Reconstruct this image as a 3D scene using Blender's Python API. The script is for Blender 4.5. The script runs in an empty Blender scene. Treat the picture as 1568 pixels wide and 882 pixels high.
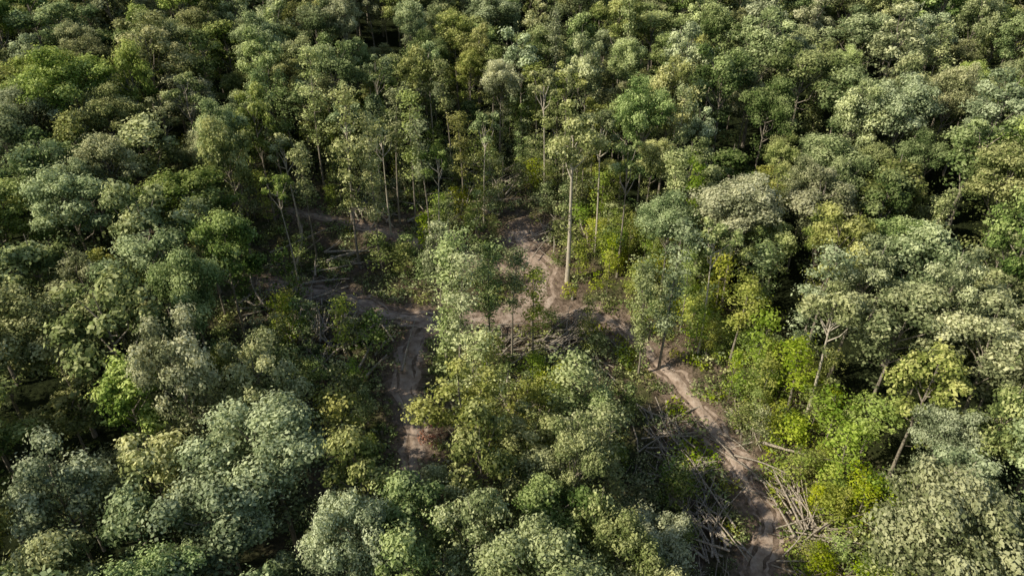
import bpy, math, random
import numpy as np
from mathutils import Vector, Matrix
random.seed(7)
sc=bpy.context.scene
COL=sc.collection

# ---------------------------------------------------------------- terrain
def h(x,y):
    x=np.asarray(x,float); y=np.asarray(y,float)
    xc=np.where(y<94,3+(94-y)*0.45,3-(y-94)*0.02)
    d=x-xc
    v=0.15*(y-100)+7*(1-np.exp(-(d/55)**2))
    v=v+0.9*np.sin(x/15+1)*np.sin(y/19+2)+0.5*np.sin(x/7+y/9)
    return v
def hz(x,y): return float(h(x,y))

# ---------------------------------------------------------------- node helpers
def newmat(name):
    m=bpy.data.materials.new(name); m.use_nodes=True
    nt=m.node_tree; nt.nodes.clear()
    out=nt.nodes.new('ShaderNodeOutputMaterial')
    return m,nt,out
def N(nt,t,**k):
    n=nt.nodes.new(t)
    for a,b in k.items(): setattr(n,a,b)
    return n
def ramp(nt,stops):
    r=nt.nodes.new('ShaderNodeValToRGB')
    e=r.color_ramp.elements
    while len(e)<len(stops): e.new(0.5)
    for i,(p,c) in enumerate(stops):
        e[i].position=p; e[i].color=(*c,1)
    return r
def leafmat(name,dark,mid,light,var=0.55,hue=0.03,trans=0.28):
    m,nt,out=newmat(name)
    at=N(nt,'ShaderNodeAttribute',attribute_name='tint')
    oi=N(nt,'ShaderNodeObjectInfo')
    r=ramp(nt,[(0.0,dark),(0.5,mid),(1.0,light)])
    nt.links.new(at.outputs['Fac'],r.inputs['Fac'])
    hsv=N(nt,'ShaderNodeHueSaturation')
    mr=N(nt,'ShaderNodeMapRange'); mr.inputs[3].default_value=0.5-hue*0.8; mr.inputs[4].default_value=0.5+hue*0.8
    nt.links.new(oi.outputs['Random'],mr.inputs[0]); nt.links.new(mr.outputs[0],hsv.inputs['Hue'])
    mu=N(nt,'ShaderNodeMath',operation='MULTIPLY'); mu.inputs[1].default_value=17.31
    fr=N(nt,'ShaderNodeMath',operation='FRACT')
    nt.links.new(oi.outputs['Random'],mu.inputs[0]); nt.links.new(mu.outputs[0],fr.inputs[0])
    mr2=N(nt,'ShaderNodeMapRange'); mr2.inputs[3].default_value=1-var*0.6; mr2.inputs[4].default_value=1+var*0.5
    nt.links.new(fr.outputs[0],mr2.inputs[0]); nt.links.new(mr2.outputs[0],hsv.inputs['Value'])
    mu3=N(nt,'ShaderNodeMath',operation='MULTIPLY'); mu3.inputs[1].default_value=53.7
    fr3=N(nt,'ShaderNodeMath',operation='FRACT')
    nt.links.new(oi.outputs['Random'],mu3.inputs[0]); nt.links.new(mu3.outputs[0],fr3.inputs[0])
    mr3=N(nt,'ShaderNodeMapRange'); mr3.inputs[3].default_value=0.74; mr3.inputs[4].default_value=1.1
    nt.links.new(fr3.outputs[0],mr3.inputs[0]); nt.links.new(mr3.outputs[0],hsv.inputs['Saturation'])
    nt.links.new(r.outputs[0],hsv.inputs['Color'])
    p=N(nt,'ShaderNodeBsdfDiffuse')
    t=N(nt,'ShaderNodeBsdfTranslucent')
    hs2=N(nt,'ShaderNodeHueSaturation'); hs2.inputs['Hue'].default_value=0.485; hs2.inputs['Saturation'].default_value=1.1; hs2.inputs['Value'].default_value=1.3
    nt.links.new(hsv.outputs[0],hs2.inputs['Color']); nt.links.new(hs2.outputs[0],t.inputs['Color'])
    nt.links.new(hsv.outputs[0],p.inputs['Color'])
    mx=N(nt,'ShaderNodeMixShader'); mx.inputs[0].default_value=trans
    nt.links.new(p.outputs[0],mx.inputs[1]); nt.links.new(t.outputs[0],mx.inputs[2])
    nt.links.new(mx.outputs[0],out.inputs[0])
    return m
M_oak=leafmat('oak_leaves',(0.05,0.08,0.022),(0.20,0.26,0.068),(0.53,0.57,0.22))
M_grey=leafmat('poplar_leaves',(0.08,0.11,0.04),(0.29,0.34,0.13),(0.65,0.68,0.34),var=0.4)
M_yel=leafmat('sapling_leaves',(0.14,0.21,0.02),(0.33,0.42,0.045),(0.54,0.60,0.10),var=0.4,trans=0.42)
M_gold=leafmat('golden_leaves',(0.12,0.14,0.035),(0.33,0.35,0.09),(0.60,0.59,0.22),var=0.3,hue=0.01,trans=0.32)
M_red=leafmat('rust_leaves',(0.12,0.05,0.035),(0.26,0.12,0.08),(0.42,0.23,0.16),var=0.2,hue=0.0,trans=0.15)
def barkmat(name,a,b):
    m,nt,out=newmat(name)
    tc=N(nt,'ShaderNodeTexCoord'); n=N(nt,'ShaderNodeTexNoise'); n.inputs['Scale'].default_value=3.5; n.inputs['Detail'].default_value=6
    mp=N(nt,'ShaderNodeMapping'); mp.inputs['Scale'].default_value=(2,2,0.5)
    nt.links.new(tc.outputs['Object'],mp.inputs[0]); nt.links.new(mp.outputs[0],n.inputs['Vector'])
    r=ramp(nt,[(0.3,a),(0.7,b)]); nt.links.new(n.outputs[0],r.inputs[0])
    p=N(nt,'ShaderNodeBsdfDiffuse')
    bp=N(nt,'ShaderNodeBump'); bp.inputs['Strength'].default_value=0.5; nt.links.new(n.outputs[0],bp.inputs['Height'])
    nt.links.new(bp.outputs[0],p.inputs['Normal'])
    nt.links.new(r.outputs[0],p.inputs['Color']); nt.links.new(p.outputs[0],out.inputs[0]); return m
M_bark=barkmat('bark',(0.14,0.12,0.09),(0.38,0.33,0.26))
M_pale=barkmat('pale_bark',(0.36,0.31,0.23),(0.64,0.57,0.45))
M_log=barkmat('dead_wood',(0.18,0.15,0.115),(0.56,0.48,0.38))

# ---------------------------------------------------------------- mesh builder
class MB:
    def __init__(s): s.v=[];s.f=[];s.m=[];s.t=[];s.n=0
    def add(s,v,f,mi,t):
        s.v.append(v); s.f.append(f+s.n); s.n+=len(v); s.m.append(np.full(len(f),mi)); s.t.append(np.broadcast_to(t,(len(f),)))
    def build(s,name,mats):
        V=np.concatenate(s.v); F=np.concatenate(s.f); Mi=np.concatenate(s.m); T=np.concatenate(s.t)
        me=bpy.data.meshes.new(name)
        me.vertices.add(len(V)); me.vertices.foreach_set('co',V.astype(np.float32).ravel())
        nf=len(F); me.loops.add(nf*4); me.loops.foreach_set('vertex_index',F.astype(np.int32).ravel())
        me.polygons.add(nf); me.polygons.foreach_set('loop_start',(np.arange(nf)*4).astype(np.int32))
        me.polygons.foreach_set('material_index',Mi.astype(np.int32))
        me.update(calc_edges=True)
        a=me.attributes.new('tint','FLOAT','FACE'); a.data.foreach_set('value',T.astype(np.float32))
        for m in mats: me.materials.append(m)
        me.validate()
        return me
def tube(mb,pts,rad,mi=0,sides=6,t=0.5):
    pts=np.asarray(pts,float); n=len(pts); V=[]
    for i in range(n):
        d=pts[min(i+1,n-1)]-pts[max(i-1,0)]; d=d/(np.linalg.norm(d)+1e-9)
        a=np.cross(d,[0.31,0.9,0.2]) ; a/=np.linalg.norm(a)+1e-9; b=np.cross(d,a)
        for k in range(sides):
            an=2*math.pi*k/sides; V.append(pts[i]+rad[i]*(math.cos(an)*a+math.sin(an)*b))
    F=[]
    for i in range(n-1):
        for k in range(sides):
            k2=(k+1)%sides
            F.append((i*sides+k,i*sides+k2,(i+1)*sides+k2,(i+1)*sides+k))
    mb.add(np.array(V),np.array(F),mi,t)
def unit(a): return a/(np.linalg.norm(a,axis=-1,keepdims=True)+1e-9)
def leaves(mb,R,lobes,k,size,mi=1,flat=0.8,updrop=-0.45,spread=0.24,dens_size=0.185):
    k=k*(dens_size/size)**1.6
    for c,r,t in lobes:
        n=max(8,int(k*r*r))
        d=unit(R.normal(size=(n*2,3))); d=d[d[:,2]>updrop+R.uniform(-.3,.3,len(d))][:n]; n=len(d)
        q=unit(R.normal(size=(9,3))); w=R.uniform(-0.3,0.75,9)
        lum=1+(np.clip(d@q.T-0.6,0,1)*2.4*w).sum(1)[:,None]
        rad=r*lum*(1+R.normal(0,spread,(n,1)))
        p=np.asarray(c)+d*rad*np.array([1,1,flat])
        nn=unit(d*1.0+np.array([0,0,0.3])+R.normal(0,0.42,(n,3)))
        a=unit(np.cross(nn,R.normal(size=(n,3)))); b=np.cross(nn,a)
        s=size*R.uniform(0.5,1.4,(n,1)); s2=s*R.uniform(0.45,0.85,(n,1))
        sk=R.uniform(-0.4,0.4,(n,1))
        V=np.stack([p-a*s,p-b*s2+a*s*sk,p+a*s+nn*s*0.15,p+b*s2-a*s*sk],1).reshape(-1,3)
        F=np.arange(n*4).reshape(-1,4)
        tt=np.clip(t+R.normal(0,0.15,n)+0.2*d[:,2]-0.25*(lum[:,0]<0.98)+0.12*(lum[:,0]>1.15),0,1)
        mb.add(V,F,mi,tt)
def trunk(mb,R,H,r0,lean=0.6,top=0.92):
    n=8; ph=R.uniform(0,6.28,2); pts=[];rad=[]
    dx,dy=R.normal(0,lean,2)
    for i in range(n):
        u=i/(n-1); z=-1.0+(H*top+1)*u
        pts.append((dx*u*u+0.25*math.sin(3*u+ph[0])*u,dy*u*u+0.25*math.sin(4*u+ph[1])*u,z)); rad.append(r0*(1.25 if i==0 else 1)*(1-0.88*u))
    tube(mb,pts,rad,0,7)
    P=np.array(pts)
    return lambda z:np.array([np.interp(z,P[:,2],P[:,0]),np.interp(z,P[:,2],P[:,1]),z])
def limb(mb,R,ax,z0,c,r):
    a=ax(z0); c=np.asarray(c,float); m=(a+c)/2+R.normal(0,0.25,3)-np.array([0,0,0.4])
    tube(mb,[a,m,c],[r,r*0.65,r*0.25],0,5)
def broad(seed,H=24,W=4.3,depth=5.0,mats=None,nb=11,k=175,size=0.185,sub=8,open_=0.0,low=8,r0=0.28,cone=0.0):
    R=np.random.default_rng(seed); mb=MB(); ax=trunk(mb,R,H,r0)
    zc=H-depth-0.8; lobes=[]
    base=[]
    for i in range(nb):
        u=(i+0.5)/nb; z=1-1.65*u; ph=i*2.39996+R.uniform(-.6,.6); q=math.sqrt(max(0,1-z*z))*(1-cone*max(0,z))
        d=np.array([q*math.cos(ph),q*math.sin(ph),z])
        s=R.uniform(0.45,1.05)
        c=np.array([d[0]*W*s,d[1]*W*s,zc+d[2]*depth*s*0.95])+ax(zc)*np.array([1,1,0])
        br=W*R.uniform(0.22,0.46); base.append((c,br,R.uniform(0.25,0.75),d))
    for c,br,t,d in base:
        limb(mb,R,ax,min(H*0.85,max(H*0.35,c[2]-3.0-R.uniform(0,2))),c,0.11)
        for j in range(sub):
            dd=unit(R.normal(size=3)+d*0.8+np.array([0,0,0.5]))
            if R.random()<open_: continue
            sr=br*R.uniform(0.24,0.6)
            cc=c+dd*br*R.uniform(0.6,1.1)*np.array([1,1,0.85])
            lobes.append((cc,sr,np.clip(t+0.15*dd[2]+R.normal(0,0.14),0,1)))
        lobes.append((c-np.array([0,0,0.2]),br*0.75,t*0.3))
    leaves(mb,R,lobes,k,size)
    st=[]
    for i in range(low):
        z=R.uniform(H*0.3,H*0.58); an=R.uniform(0,6.28); q=R.uniform(0.8,3.2)
        st.append((ax(z)+np.array([math.cos(an)*q,math.sin(an)*q,0.5]),R.uniform(0.7,1.2),R.uniform(.1,.5)))
    for s in st[:4]: limb(mb,R,ax,s[0][2]-0.9,s[0],0.05)
    if st: leaves(mb,R,st,70,size*1.1,flat=0.6)
    return mb.build('broad_crown_%d'%seed,mats)
def column(seed,H=27,W=2.3,z0=0.3,mats=None,n=52,k=100,size=0.18,topw=1.0,r0=0.22):
    R=np.random.default_rng(seed); mb=MB(); ax=trunk(mb,R,H,r0,0.8,0.97); lobes=[]
    for i in range(n):
        u=R.random()**0.8; z=H*(z0+(1-z0)*u)*0.97
        w=W*(0.55+0.45*math.sin(u*9+seed)**2)*(0.75+0.6*topw*u)*(1.0 if u<0.85 else 0.7)
        an=R.uniform(0,6.28); q=w*R.uniform(0.15,1.0)
        c=ax(z)+np.array([math.cos(an)*q,math.sin(an)*q,R.uniform(-.2,.4)])
        lobes.append((c,R.uniform(0.45,1.1),R.uniform(0.25,0.85)))
        if i%2==0: limb(mb,R,ax,max(1,z-1.0),c,0.06)
    leaves(mb,R,lobes,k,size,spread=0.33)
    return mb.build('column_crown_%d'%seed,mats)
def sapling(seed,H=8,W=2.2,mats=None,n=26,k=70,size=0.16):
    R=np.random.default_rng(seed); mb=MB(); ax=trunk(mb,R,H,0.09,0.5,0.95); lobes=[]
    for i in range(n):
        u=R.random(); z=H*(0.22+0.76*u); w=W*(1-u*0.72)
        an=R.uniform(0,6.28); q=w*math.sqrt(R.random())
        c=ax(z)+np.array([math.cos(an)*q,math.sin(an)*q,0]); lobes.append((c,R.uniform(0.5,0.95),R.uniform(.15,.9)))
        if i%2: limb(mb,R,ax,max(.6,z-.7),c,0.03)
    leaves(mb,R,lobes,k,size,flat=0.45,updrop=-0.8,spread=0.3,dens_size=size)
    return mb.build('sapling_%d'%seed,mats)
def shrub(seed,mats,H=1.1,W=1.3,n=9):
    R=np.random.default_rng(seed); mb=MB(); lobes=[]
    for i in range(n):
        an=R.uniform(0,6.28); q=W*math.sqrt(R.random())
        c=np.array([math.cos(an)*q,math.sin(an)*q,R.uniform(0.1,H)*(1-0.5*q/W)]); lobes.append((c,R.uniform(0.25,0.55),R.uniform(.1,.9)))
        tube(mb,[(c[0]*.3,c[1]*.3,-0.1),tuple(c)],[0.025,0.01],0,4)
    leaves(mb,R,lobes,110,0.13,flat=0.7,updrop=-0.6,spread=0.35,dens_size=0.13)
    return mb.build('shrub_%d'%seed,mats)

BO=[broad(100+i,H=24+(i%3-1),W=[4.3,4.8,3.7,4.4,4.1,4.0,3.4,4.2][i],depth=[5.6,4.6,6.6,5.2,6,5.6,7,5][i],mats=[M_bark,M_oak],nb=[13,17,12,14,11,15,14,12][i],size=[.185,.15,.21,.17,.23,.15,.19,.16][i],cone=[0,0,.3,0,0,.2,.6,.1][i]) for i in range(8)]
BG=[broad(200+i,H=24.5,W=[4.2,3.8,4.6,4.1,3.5][i],depth=[5.8,6.2,4.8,5.6,6.5][i],mats=[M_bark,M_grey],nb=[13,12,17,14,13][i],size=[.17,.21,.15,.18,.15][i],cone=[0,0,0,0,.5][i]) for i in range(5)]
BY=[broad(300+i,H=23,W=3.9,depth=4.8,mats=[M_bark,M_gold],nb=12,open_=0.1) for i in range(2)]
CG=[column(400+i,W=[2.0,2.5,1.8][i],z0=[0.28,0.35,0.2][i],mats=[M_bark,M_grey],topw=[1,1.3,.8][i]) for i in range(3)]
CO=[column(410+i,W=[2.0,2.4][i],z0=[0.4,0.25][i],mats=[M_bark,M_oak],topw=[1.2,1][i],n=40) for i in range(2)]
CY=[column(420+i,W=2.0,z0=0.35,H=24,mats=[M_bark,M_yel if i==0 else M_gold],n=36) for i in range(2)]
TALL=broad(500,H=30,W=4.1,depth=5.2,mats=[M_pale,M_grey],nb=10,open_=0.12,r0=0.42,low=2)
TALL2=broad(501,H=26,W=3.0,depth=3.6,mats=[M_bark,M_oak],nb=7,open_=0.2,r0=0.24,low=3)
TALL3=broad(502,H=26,W=3.6,depth=4.0,mats=[M_pale,M_grey],nb=9,open_=0.1,low=3,r0=0.3)
TALL4=broad(503,H=26,W=2.8,depth=3.4,mats=[M_pale,M_oak],nb=7,open_=0.2,r0=0.22,low=1)
THIN=[column(430+i,W=1.5,z0=[0.55,0.4][i],H=25,mats=[M_bark,[M_oak,M_yel][i]],n=26,r0=0.17) for i in range(2)]
SY=[sapling(600+i,H=[8,10,6][i],W=[2.2,2.6,2.0][i],mats=[M_bark,M_yel]) for i in range(3)]
SO=[sapling(610+i,H=[8,11][i],W=[2.4,2.8][i],mats=[M_bark,M_oak]) for i in range(2)]
SH=[shrub(700+i,[M_bark,[M_oak,M_yel,M_grey][i%3]]) for i in range(4)]
SR=shrub(710,[M_bark,M_red],H=2.4,W=1.8,n=22)

def put(name,me,x,y,s=1.0,sz=None,rot=None,parent=None,lean=(0,0),asp=1.0):
    o=bpy.data.objects.new(name,me); COL.objects.link(o)
    o.location=(x,y,hz(x,y)-0.1); o.scale=(s*asp,s/asp,sz or s)
    o.rotation_euler=(lean[0],lean[1],random.uniform(0,6.283) if rot is None else rot)
    if parent: o.parent=parent
    return o
def empty(name):
    e=bpy.data.objects.new(name,None); COL.objects.link(e); return e

# ---------------------------------------------------------------- individually placed trees
placed=[]
def T(name,me,x,y,s=1.0,sz=None,r=3.0,**k):
    put(name,me,x,y,s,sz,**k); placed.append((x,y,r))
crowns=[(-39,40,8.2,'g'),(-33,43,8.6,'g'),(-32,38,7.1,'o'),(-26,53,7.8,'g'),(-22,45,10.5,'G'),(-25,38,9.0,'g'),(-20,32,7.7,'o'),(-14,38,7,'g'),(-9,41,7.2,'o'),(-3,40,8.5,'g'),(-8,34,6.8,'o'),(3,44,7.3,'o'),(-3,48,6.6,'o'),(10,37,6.6,'o'),(8,42,6,'o'),(6,48,6,'o'),(-36,32,7,'o'),(-28,32,7,'o'),(-57,101,13,'o'),(-66,91,11,'o'),(-47,78,9.6,'o'),(-57,81,10.1,'o'),(-56,70,10.6,'o'),(-43,69,9.5,'o'),(-37,77,8.5,'o'),(-50,60,9.5,'o'),(-38,51,8,'o'),(32,87,10.5,'g'),(45,89,10,'g'),(42,78,9.2,'y'),(56,94,12,'o'),(67,95,11.3,'g'),(45,65,9.5,'o'),(53,60,10,'g'),(28,101,10,'g'),(20,117,10,'o'),(46,38,7.6,'o'),(51,45,8.5,'g'),(50,52,8,'o'),(43,72,8.5,'g'),(51,74,10,'o'),(-44,37,7.5,'Y')]
for i,(x,y,w,c) in enumerate(crowns):
    me={'g':BG[i%5],'G':BG[2],'o':BO[i%8],'y':BY[0],'Y':BY[1]}[c]
    s=w/9.3
    T('deciduous_tree',me,x,y,s,sz=random.uniform(0.84,1.0),r=w*0.5,asp=random.uniform(.92,1.08))
T('vine_covered_tree',CG[1],-25,97,1.05,1.1)
T('vine_covered_tree',CG[0],-22,99,0.9,0.95)
T('tall_poplar_tree',TALL,9,95,1.0,1.0)
T('tall_poplar_tree',TALL4,14,101,1.0,1.0)
T('tall_poplar_tree',TALL2,17,95,0.9,0.9)
T('slender_tree',THIN[1],-17,109,1.1,1.0); T('slender_tree',THIN[0],-20,110,1.1,1.0)
T('slender_tree',THIN[0],-14,104,1.1,0.9)
T('golden_tree',CY[1],-9,116,0.9,0.75)
T('golden_tree',BY[0],-7,146,0.9,0.95)
T('vine_covered_tree',CG[2],-9,74,1.1,0.85); T('vine_covered_tree',CG[1],-7,72,0.95,0.8)
T('vine_covered_tree',CO[1],-3,76,0.9,0.75); T('deciduous_tree',BG[1],-10,80,0.6,0.88)
T('slender_tree',THIN[1],3,78,1.0,0.62); T('slender_tree',CO[0],0,79,0.75,0.68)
T('young_maple_tree',SY[1],-23,76,1.0,1.1); T('young_maple_tree',SO[0],-19,77,1.1,1.0)
T('vine_covered_tree',CO[0],24,93,0.9,0.85); T('young_poplar_tree',CY[0],26,92,0.8,0.9)
T('vine_covered_tree',CG[0],21,77,1.0,0.9); T('vine_covered_tree',CG[2],18,76,0.8,0.75)
T('golden_tree',CY[1],-18,54,1.0,0.72); T('vine_covered_tree',CG[1],-5,60,1.1,0.75); T('golden_tree',CY[1],-3,62,0.9,0.78)
T('young_poplar_tree',CY[0],2,60,1.0,0.65); T('vine_covered_tree',CO[1],6,60,1.2,0.7); T('deciduous_tree',BO[2],10,60,0.6,0.6)
T('vine_covered_tree',CG[0],11,53,1.0,0.72); T('deciduous_tree',BG[1],7,54,0.65,0.7); T('young_poplar_tree',CY[1],11,46,0.9,0.5)
T('vine_covered_tree',CG[1],37,71,1.0,0.85)
for x,y,s,sz,me in [(31,77,1.0,.6,CY[0]),(33,73,1.3,1.2,SY[1]),(36,67,1.1,.55,CY[0]),(39,62,1.4,1.1,SY[0]),(35,63,1.2,1.0,SY[2]),(39,57,1.3,1.0,SY[1]),(42,59,1.0,.5,CY[0]),(35,81,1.0,.6,CO[0]),(30,84,1.2,1.2,SY[1]),(40,53,1.2,.9,SY[0]),(38,44,1.1,.9,SO[1]),(23,96,1.2,1.2,SY[1]),(18,99,1.2,1.1,SY[0]),(27,88,1.3,1.2,SO[1]),(15,107,1.2,1.1,SY[1])]:
    T('young_poplar_tree',me,x,y,s,sz,r=2.2)
T('leaning_tree',TALL3,40,46,0.85,0.8,lean=(0,0.2),rot=0.0,r=5)
T('tall_poplar_tree',TALL3,38,66,0.95,0.85,r=4); T('tall_poplar_tree',TALL4,27,79,0.95,0.85); T('deciduous_tree',BO[4],45,57,0.9,0.85)
for x,y,s in [(-21,106,.85),(-5,110,.85),(-12,101,.8),(6,118,.95),(-34,93,.75)]:
    T('tall_poplar_tree',TALL4,x,y,s*1.0,s,r=2)
for x,y in [(-58,112),(-54,113),(-49,114),(-46,108),(-32,98),(-40,120),(-33,124),(-25,128),(-16,134),(5,134),(-36,104),(-29,114),(-42,117),(-12,128),(-4,140),(10,125)]:
    T('slender_tree',random.choice([THIN[0],CO[0],TALL2,TALL4]),x,y,random.uniform(.8,1.1),random.uniform(.7,.9),r=2)

# ---------------------------------------------------------------- forest mass
E=[(-40,92),(-38,66),(-29,59),(-20,49),(-15,45),(-7,46),(-6,54),(8,58),(14,50),(12,31),(31,31),(38,40),(36,52),(38,60),(32,72),(26,80),(20,90),(21,104),(10,108),(8,132),(-12,136),(-22,118),(-40,112)]
S=[(-44,84),(-60,98),(-60,124),(-30,150),(12,152),(16,108)]
def inside(P,x,y):
    c=False;j=len(P)-1
    for i in range(len(P)):
        xi,yi=P[i];xj,yj=P[j]
        if (yi>y)!=(yj>y) and x<(xj-xi)*(y-yi)/(yj-yi)+xi: c=not c
        j=i
    return c
GAPS=[(-33,57,5.5),(-44,51,4.5),(37,78,3.5),(-30,160,9),(-70,120,6),(30,135,5),(60,80,4.5),(-52,92,4),(48,112,5),(85,120,5),(-100,150,6),(8,175,9),(55,150,5),(-62,60,4),(-20,185,6),(0,160,7),(-80,170,6)]
forest=empty('forest_trees')
cell={}
def near(x,y,d):
    cx,cy=int(x//8),int(y//8)
    for a in range(-1,2):
        for b in range(-1,2):
            for (px,py,r) in cell.get((cx+a,cy+b),[]):
                if (px-x)**2+(py-y)**2<(0.5*(d+r))**2: return True
    return False
for x,y,r in placed: cell.setdefault((int(x//8),int(y//8)),[]).append((x,y,max(3.4,r*1.35)))
cnt=0
for it in range(80000):
    y=random.uniform(8,245); x=random.uniform(-1,1)*(0.66*y+40)
    if inside(E,x,y): continue
    if y<26 and abs(x)<30: continue
    if any((x-a)**2+(y-b)**2<c*c for a,b,c in GAPS): continue
    if inside(S,x,y) and random.random()<0.75: continue
    first=it<15000
    sp=random.uniform(5.0,9.6) if first else random.uniform(3.8,5.6)
    if near(x,y,sp): continue
    cell.setdefault((int(x//8),int(y//8)),[]).append((x,y,sp))
    q=random.random()
    gy=0.56 if x>0 else 0.66      # more pale crowns on the right: haze painted in through leaf colour
    me=random.choice(BO) if q<gy else random.choice(BG) if q<0.87 else random.choice(BY) if q<0.915 else random.choice(CG+CO)
    if first: put('forest_tree',me,x,y,sp/7.5*random.uniform(0.95,1.15),random.uniform(0.74,1.16),parent=forest,asp=random.uniform(.85,1.15))
    else: put('forest_tree',me,x,y,random.uniform(0.55,0.8),random.uniform(0.5,0.8),parent=forest,asp=random.uniform(.9,1.1))
    cnt+=1
print('forest',cnt)

# ---------------------------------------------------------------- roads
roads=[([(-38,92),(-27,90),(-18,86),(-8,85),(2,87),(14,87),(20,80),(24,73),(27,65),(29,58),(30,53),(27,47),(25,40),(24,30),(22,18)],1.6),
 ([(2,108),(2,104),(5,96),(3,90),(-2,86)],2.5),
 ([(-6,86),(-10,85),(-14,80),(-15,74),(-13,67),(-12,60),(-11,52)],1.7),
 ([(-56,114),(-51,113),(-39,111),(-26,108),(-18,105),(-6,100),(2,97)],0.9)]
def smooth(pts,n=12):
    P=[np.array(p,float) for p in pts]; P=[2*P[0]-P[1]]+P+[2*P[-1]-P[-2]]; o=[]
    for i in range(1,len(P)-2):
        for k in range(n):
            t=k/n; a,b,c,d=P[i-1:i+3]
            o.append(0.5*((2*b)+(-a+c)*t+(2*a-5*b+4*c-d)*t*t+(-a+3*b-3*c+d)*t**3))
    o.append(P[-2]); return np.array(o)
mroad,nt,out=newmat('dirt')
tc=N(nt,'ShaderNodeTexCoord'); n1=N(nt,'ShaderNodeTexNoise'); n1.inputs['Scale'].default_value=0.8; n1.inputs['Detail'].default_value=9; n1.inputs['Roughness'].default_value=0.68
nt.links.new(tc.outputs['Object'],n1.inputs['Vector'])
r=ramp(nt,[(0.3,(0.16,0.11,0.078)),(0.5,(0.40,0.305,0.235)),(0.72,(0.60,0.49,0.40))]); nt.links.new(n1.outputs[0],r.inputs[0])
p=N(nt,'ShaderNodeBsdfDiffuse')
bp=N(nt,'ShaderNodeBump'); bp.inputs['Strength'].default_value=0.8; bp.inputs['Distance'].default_value=0.3; nt.links.new(n1.outputs[0],bp.inputs['Height']); nt.links.new(bp.outputs[0],p.inputs['Normal'])
nt.links.new(r.outputs[0],p.inputs['Color']); nt.links.new(p.outputs[0],out.inputs[0])
allroad=[]
for ri,(pts,w) in enumerate(roads):
    P=smooth(pts); V=[];Fq=[];nc=9
    Rr=np.random.default_rng(ri)
    wl=w*(1+0.4*np.interp(np.arange(len(P)),np.arange(0,len(P)+4,4),Rr.normal(0,1,len(np.arange(0,len(P)+4,4)))).clip(-1.6,1.6))+Rr.normal(0,0.18,len(P))
    wr=w*(1+0.4*np.interp(np.arange(len(P)),np.arange(0,len(P)+3,3),Rr.normal(0,1,len(np.arange(0,len(P)+3,3)))).clip(-1.6,1.6))+Rr.normal(0,0.18,len(P))
    for i in range(len(P)):
        d=P[min(i+1,len(P)-1)]-P[max(i-1,0)]; d/=np.linalg.norm(d)+1e-9; nr=np.array([-d[1],d[0]])
        for k in range(nc):
            u=-1+2*k/(nc-1); q=P[i]+nr*u*(wl[i] if u<0 else wr[i])
            z=hz(q[0],q[1])+0.05+0.008*ri+(0.09*math.cos(u*6.5) if abs(u)<0.95 else -0.12)+0.03*math.sin(q[0]*2+q[1])
            V.append((q[0],q[1],z))
    for i in range(len(P)-1):
        for k in range(nc-1):
            a=i*nc+k; Fq.append((a,a+1,a+nc+1,a+nc))
    me=bpy.data.meshes.new('dirt_road'); me.from_pydata(V,[],Fq); me.materials.append(mroad)
    for f in me.polygons: f.use_smooth=True
    o=bpy.data.objects.new('dirt_road',me); COL.objects.link(o)
    allroad.append((P,w))
def rdist(X,Y):
    D=np.full(X.shape,99.0)
    for P,w in allroad:
        for q in P[::2]: D=np.minimum(D,np.hypot(X-q[0],Y-q[1])-w)
    return D

# ---------------------------------------------------------------- ground
xs=np.concatenate([np.arange(-420,-70,6),np.arange(-70,70,0.8),np.arange(70,421,6)]); ys=np.concatenate([np.arange(-80,20,5),np.arange(20,140,0.8),np.arange(140,620,6)])
X,Y=np.meshgrid(xs,ys); Z=h(X,Y)
D=rdist(X,Y)
me=bpy.data.meshes.new('ground')
nx,ny=len(xs),len(ys)
V=np.stack([X,Y,Z],-1).reshape(-1,3)
idx=np.arange(nx*ny).reshape(ny,nx)
F=np.stack([idx[:-1,:-1],idx[:-1,1:],idx[1:,1:],idx[1:,:-1]],-1).reshape(-1,4)
me.vertices.add(len(V)); me.vertices.foreach_set('co',V.astype(np.float32).ravel())
me.loops.add(len(F)*4); me.loops.foreach_set('vertex_index',F.astype(np.int32).ravel())
me.polygons.add(len(F)); me.polygons.foreach_set('loop_start',(np.arange(len(F))*4).astype(np.int32)); me.polygons.foreach_set('use_smooth',np.ones(len(F),bool))
me.update(calc_edges=True)
a=me.attributes.new('disturbed','FLOAT','POINT'); a.data.foreach_set('value',np.clip(1-D/3.5,0,1).astype(np.float32).ravel())
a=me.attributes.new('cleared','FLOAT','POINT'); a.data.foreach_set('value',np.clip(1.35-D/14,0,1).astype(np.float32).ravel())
g=bpy.data.objects.new('ground',me); COL.objects.link(g)
mg,nt,out=newmat('forest_floor')
tc=N(nt,'ShaderNodeTexCoord')
n1=N(nt,'ShaderNodeTexNoise'); n1.inputs['Scale'].default_value=1.3; n1.inputs['Detail'].default_value=10; n1.inputs['Roughness'].default_value=0.75
n2=N(nt,'ShaderNodeTexNoise'); n2.inputs['Scale'].default_value=0.16; n2.inputs['Detail'].default_value=6; n2.inputs['Roughness'].default_value=0.65
for n in (n1,n2): nt.links.new(tc.outputs['Object'],n.inputs['Vector'])
r1=ramp(nt,[(0.32,(0.05,0.037,0.027)),(0.5,(0.15,0.11,0.078)),(0.7,(0.30,0.235,0.17))]); nt.links.new(n1.outputs[0],r1.inputs[0])
r2=ramp(nt,[(0.3,(0.04,0.045,0.02)),(0.5,(0.09,0.10,0.035)),(0.7,(0.16,0.15,0.07))]); nt.links.new(n1.outputs[0],r2.inputs[0])
mx=N(nt,'ShaderNodeMix',data_type='RGBA'); m2=ramp(nt,[(0.44,(0,0,0)),(0.62,(1,1,1))]); nt.links.new(n2.outputs[0],m2.inputs[0])
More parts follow.
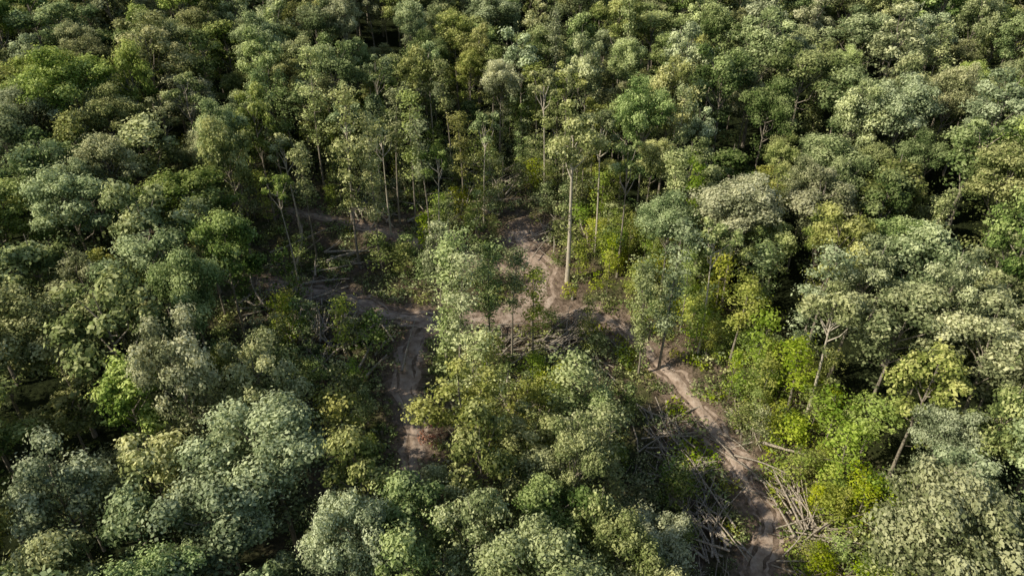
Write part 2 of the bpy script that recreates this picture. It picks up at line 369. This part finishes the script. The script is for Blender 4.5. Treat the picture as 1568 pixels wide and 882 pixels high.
nt.links.new(m2.outputs[0],mx.inputs[0]); nt.links.new(r1.outputs[0],mx.inputs[6]); nt.links.new(r2.outputs[0],mx.inputs[7])
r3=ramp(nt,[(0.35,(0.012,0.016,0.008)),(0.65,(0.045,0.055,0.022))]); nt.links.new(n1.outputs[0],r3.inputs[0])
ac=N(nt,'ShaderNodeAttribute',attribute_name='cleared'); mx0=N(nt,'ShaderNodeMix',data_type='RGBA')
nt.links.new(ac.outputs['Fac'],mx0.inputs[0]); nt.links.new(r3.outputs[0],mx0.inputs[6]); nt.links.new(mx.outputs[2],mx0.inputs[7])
at=N(nt,'ShaderNodeAttribute',attribute_name='disturbed')
ad=N(nt,'ShaderNodeMath',operation='MULTIPLY_ADD'); nt.links.new(n1.outputs[0],ad.inputs[0]); ad.inputs[1].default_value=1.6; nt.links.new(at.outputs['Fac'],ad.inputs[2])
sb=N(nt,'ShaderNodeMapRange'); sb.inputs[1].default_value=1.15; sb.inputs[2].default_value=1.7; nt.links.new(ad.outputs[0],sb.inputs[0])
mx2=N(nt,'ShaderNodeMix',data_type='RGBA'); nt.links.new(sb.outputs[0],mx2.inputs[0]); nt.links.new(mx0.outputs[2],mx2.inputs[6])
rd=ramp(nt,[(0.35,(0.13,0.09,0.063)),(0.65,(0.38,0.285,0.215))]); nt.links.new(n1.outputs[0],rd.inputs[0]); nt.links.new(rd.outputs[0],mx2.inputs[7])
p=N(nt,'ShaderNodeBsdfDiffuse')
bp=N(nt,'ShaderNodeBump'); bp.inputs['Distance'].default_value=0.5; nt.links.new(n1.outputs[0],bp.inputs['Height']); nt.links.new(bp.outputs[0],p.inputs['Normal'])
nt.links.new(mx2.outputs[2],p.inputs['Color']); nt.links.new(p.outputs[0],out.inputs[0])
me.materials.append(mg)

# ---------------------------------------------------------------- understory
und=empty('undergrowth')
def rd1(x,y): return float(rdist(np.array([x]),np.array([y]))[0])
E2=[(-44,88),(-62,108),(-62,126),(-32,165),(12,170),(18,110),(30,104),(36,84),(42,66),(44,50),(40,28),(10,30),(8,46),(-22,46),(-40,60)]
for _ in range(4000):
    x=random.uniform(-62,42); y=random.uniform(28,168)
    if not inside(E2,x,y): continue
    if rd1(x,y)<0.5: continue
    right=x> (3+(94-y)*0.42 if y<94 else 8)+4
    if not right and random.random()<0.3: continue
    put('shrub',random.choice([SH[1],SH[1],SH[0],SH[3]] if right else [SH[0],SH[3],SH[2],SH[3]]),x,y,random.uniform(.5,1.6),parent=und)
ns=0
for _ in range(2200):
    x=random.uniform(-62,46); y=random.uniform(28,165)
    d=rd1(x,y)
    if not inside(E2,x,y) or d<1.8: continue
    band=x-(3+(94-y)*0.45 if y<94 else 6)
    if band<9 and y<82 and d<3.5: continue
    pr=0.8 if band>7 else 0.28
    if y>112: pr=0.3
    if -44<x<-18 and 80<y<112: pr=0.1
    if y<60 and band<7: pr=0.10
    if random.random()>pr: continue
    me=random.choice(SY) if (band>6 and random.random()<0.75) or random.random()<0.25 else random.choice(SO)
    put('sapling',me,x,y,random.uniform(.5,1.15),random.uniform(.45,1.1)*(0.75 if y<62 else 1),parent=und); ns+=1
T('rust_shrub',SR,-10,64,1.0,0.8)

# ---------------------------------------------------------------- slash / logs
def slash(name,x,y,n,L,R_,ang,spread,seed,rr=0.13):
    R=np.random.default_rng(seed); mb=MB()
    for i in range(n):
        px=x+R.normal(0,R_);py=y+R.normal(0,R_); a=ang+R.normal(0,spread); l=L*R.uniform(.4,1.15); tilt=R.uniform(-0.05,0.16)
        r=rr*R.uniform(.45,1.4); pts=[];rad=[]; z0=hz(px,py)+r+abs(R.normal(0,0.3)); bend=R.normal(0,0.04)
        px-=math.cos(a)*l/2; py-=math.sin(a)*l/2
        for k in range(5):
            u=k/4; qx=px+math.cos(a+bend*k)*l*u;qy=py+math.sin(a+bend*k)*l*u
            pts.append((qx,qy,max(hz(qx,qy)+r*0.5,z0+(hz(qx,qy)-hz(px,py))+l*u*tilt))); rad.append(r*(1-0.65*u))
        tube(mb,pts,rad,0,6)
        for b in range(R.integers(1,4)):
            u=R.uniform(.4,.95); bx,by,bz=[pts[0][c]+(pts[-1][c]-pts[0][c])*u for c in range(3)]; aa=a+R.choice([-1,1])*R.uniform(.3,.9); bl=l*R.uniform(.12,.3)
            tube(mb,[(bx,by,bz),(bx+math.cos(aa)*bl,by+math.sin(aa)*bl,bz+bl*R.uniform(-.1,.6))],[r*.4,r*.12],0,4)
    o=bpy.data.objects.new(name,mb.build(name,[M_log])); COL.objects.link(o)
slash('log_pile',-30,84,40,8,2.2,1.9,0.4,1,0.16)
slash('log_pile',8,83,40,7,1.6,0.35,0.4,2)
slash('log_pile',-1,82,22,6,1.3,0.2,0.5,3)
slash('log_pile',22,52,30,8,1.4,1.8,0.4,4)
slash('log_pile',34,56,24,7,1.2,1.9,0.45,21)
slash('log_pile',34,46,26,7,1.6,-0.9,0.6,22)
slash('brush_pile',36,51,30,8,1.8,-0.9,0.8,5)
slash('brush_pile',21,66,26,8,1.8,-1.0,0.7,6)
slash('brush_pile',31,66,24,6,1.6,-1.2,0.8,25,0.09)
slash('brush_pile',24,60,26,6,1.8,1.2,0.9,26,0.09)
slash('brush_pile',-4,122,34,8,3.0,0.9,0.6,7)
slash('brush_pile',9,106,26,7,2.6,1.1,0.7,8)
slash('brush_pile',-25,113,26,7,3.0,2.0,0.6,9)
slash('brush_pile',-25,80,24,8,3.0,1.7,0.6,10,0.15)
slash('brush_pile',-36,87,24,8,2.4,1.5,0.7,23,0.15)
slash('brush_pile',2,72,26,7,4.0,0.3,0.9,11)
slash('brush_pile',31,39,24,7,1.8,0.9,0.9,12)
slash('brush_pile',20,60,20,6,1.8,1.6,0.8,13)
slash('brush_pile',19,43,26,6,1.8,1.2,0.9,27,0.1)
slash('fallen_log',-12,112,10,12,5.0,0.7,0.8,14,0.19)
slash('fallen_log',31,60,8,9,2.5,-1.1,0.5,15,0.19)
slash('fallen_log',-32,97,18,10,4.0,0.2,0.8,16,0.2)
slash('fallen_log',-20,82,12,10,3.5,0.9,0.7,24,0.2)
slash('fallen_log',12,81,10,9,3.0,-0.4,0.8,17,0.17)
mb=MB(); R=np.random.default_rng(33)
for i in range(50):
    x=R.uniform(-40,38);y=R.uniform(42,115)
    if not inside(E,x,y) : continue
    r=R.uniform(.12,.28); z=hz(x,y); tube(mb,[(x,y,z-.2),(x,y,z+.1),(x,y,z+.5),(x,y,z+.5)],[r*1.4,r,r*.9,0.0],0,8)
o=bpy.data.objects.new('tree_stumps',mb.build('tree_stumps',[M_bark])); COL.objects.link(o)

# ---------------------------------------------------------------- light
el=math.radians(38); az=math.radians(-107)   # azimuth from +Y clockwise
sd=Vector((math.sin(az)*math.cos(el),math.cos(az)*math.cos(el),math.sin(el)))
L=bpy.data.lights.new('sun','SUN'); L.energy=5.0; L.angle=math.radians(0.5); L.color=(1,0.93,0.78)
lo=bpy.data.objects.new('sun',L); COL.objects.link(lo); lo.rotation_euler=(-sd).to_track_quat('-Z','Y').to_euler(); lo.location=(-100,0,150)
w=bpy.data.worlds.new('World'); sc.world=w; w.use_nodes=True
nt=w.node_tree; bg=nt.nodes['Background']; sk=nt.nodes.new('ShaderNodeTexSky'); sk.sky_type='NISHITA'; sk.sun_disc=False
sk.sun_elevation=el; sk.sun_rotation=az; nt.links.new(sk.outputs[0],bg.inputs[0]); bg.inputs[1].default_value=0.105
cam=bpy.data.cameras.new('camera'); co=bpy.data.objects.new('camera',cam); COL.objects.link(co)
cam.sensor_width=36; cam.lens=36*1060/1568; cam.clip_end=2000; cam.clip_start=0.5
co.location=(0,0,60); co.rotation_euler=(math.radians(90-33),0,0); sc.camera=co
sc.view_settings.view_transform='Standard'; sc.view_settings.look='None'; sc.view_settings.exposure=0
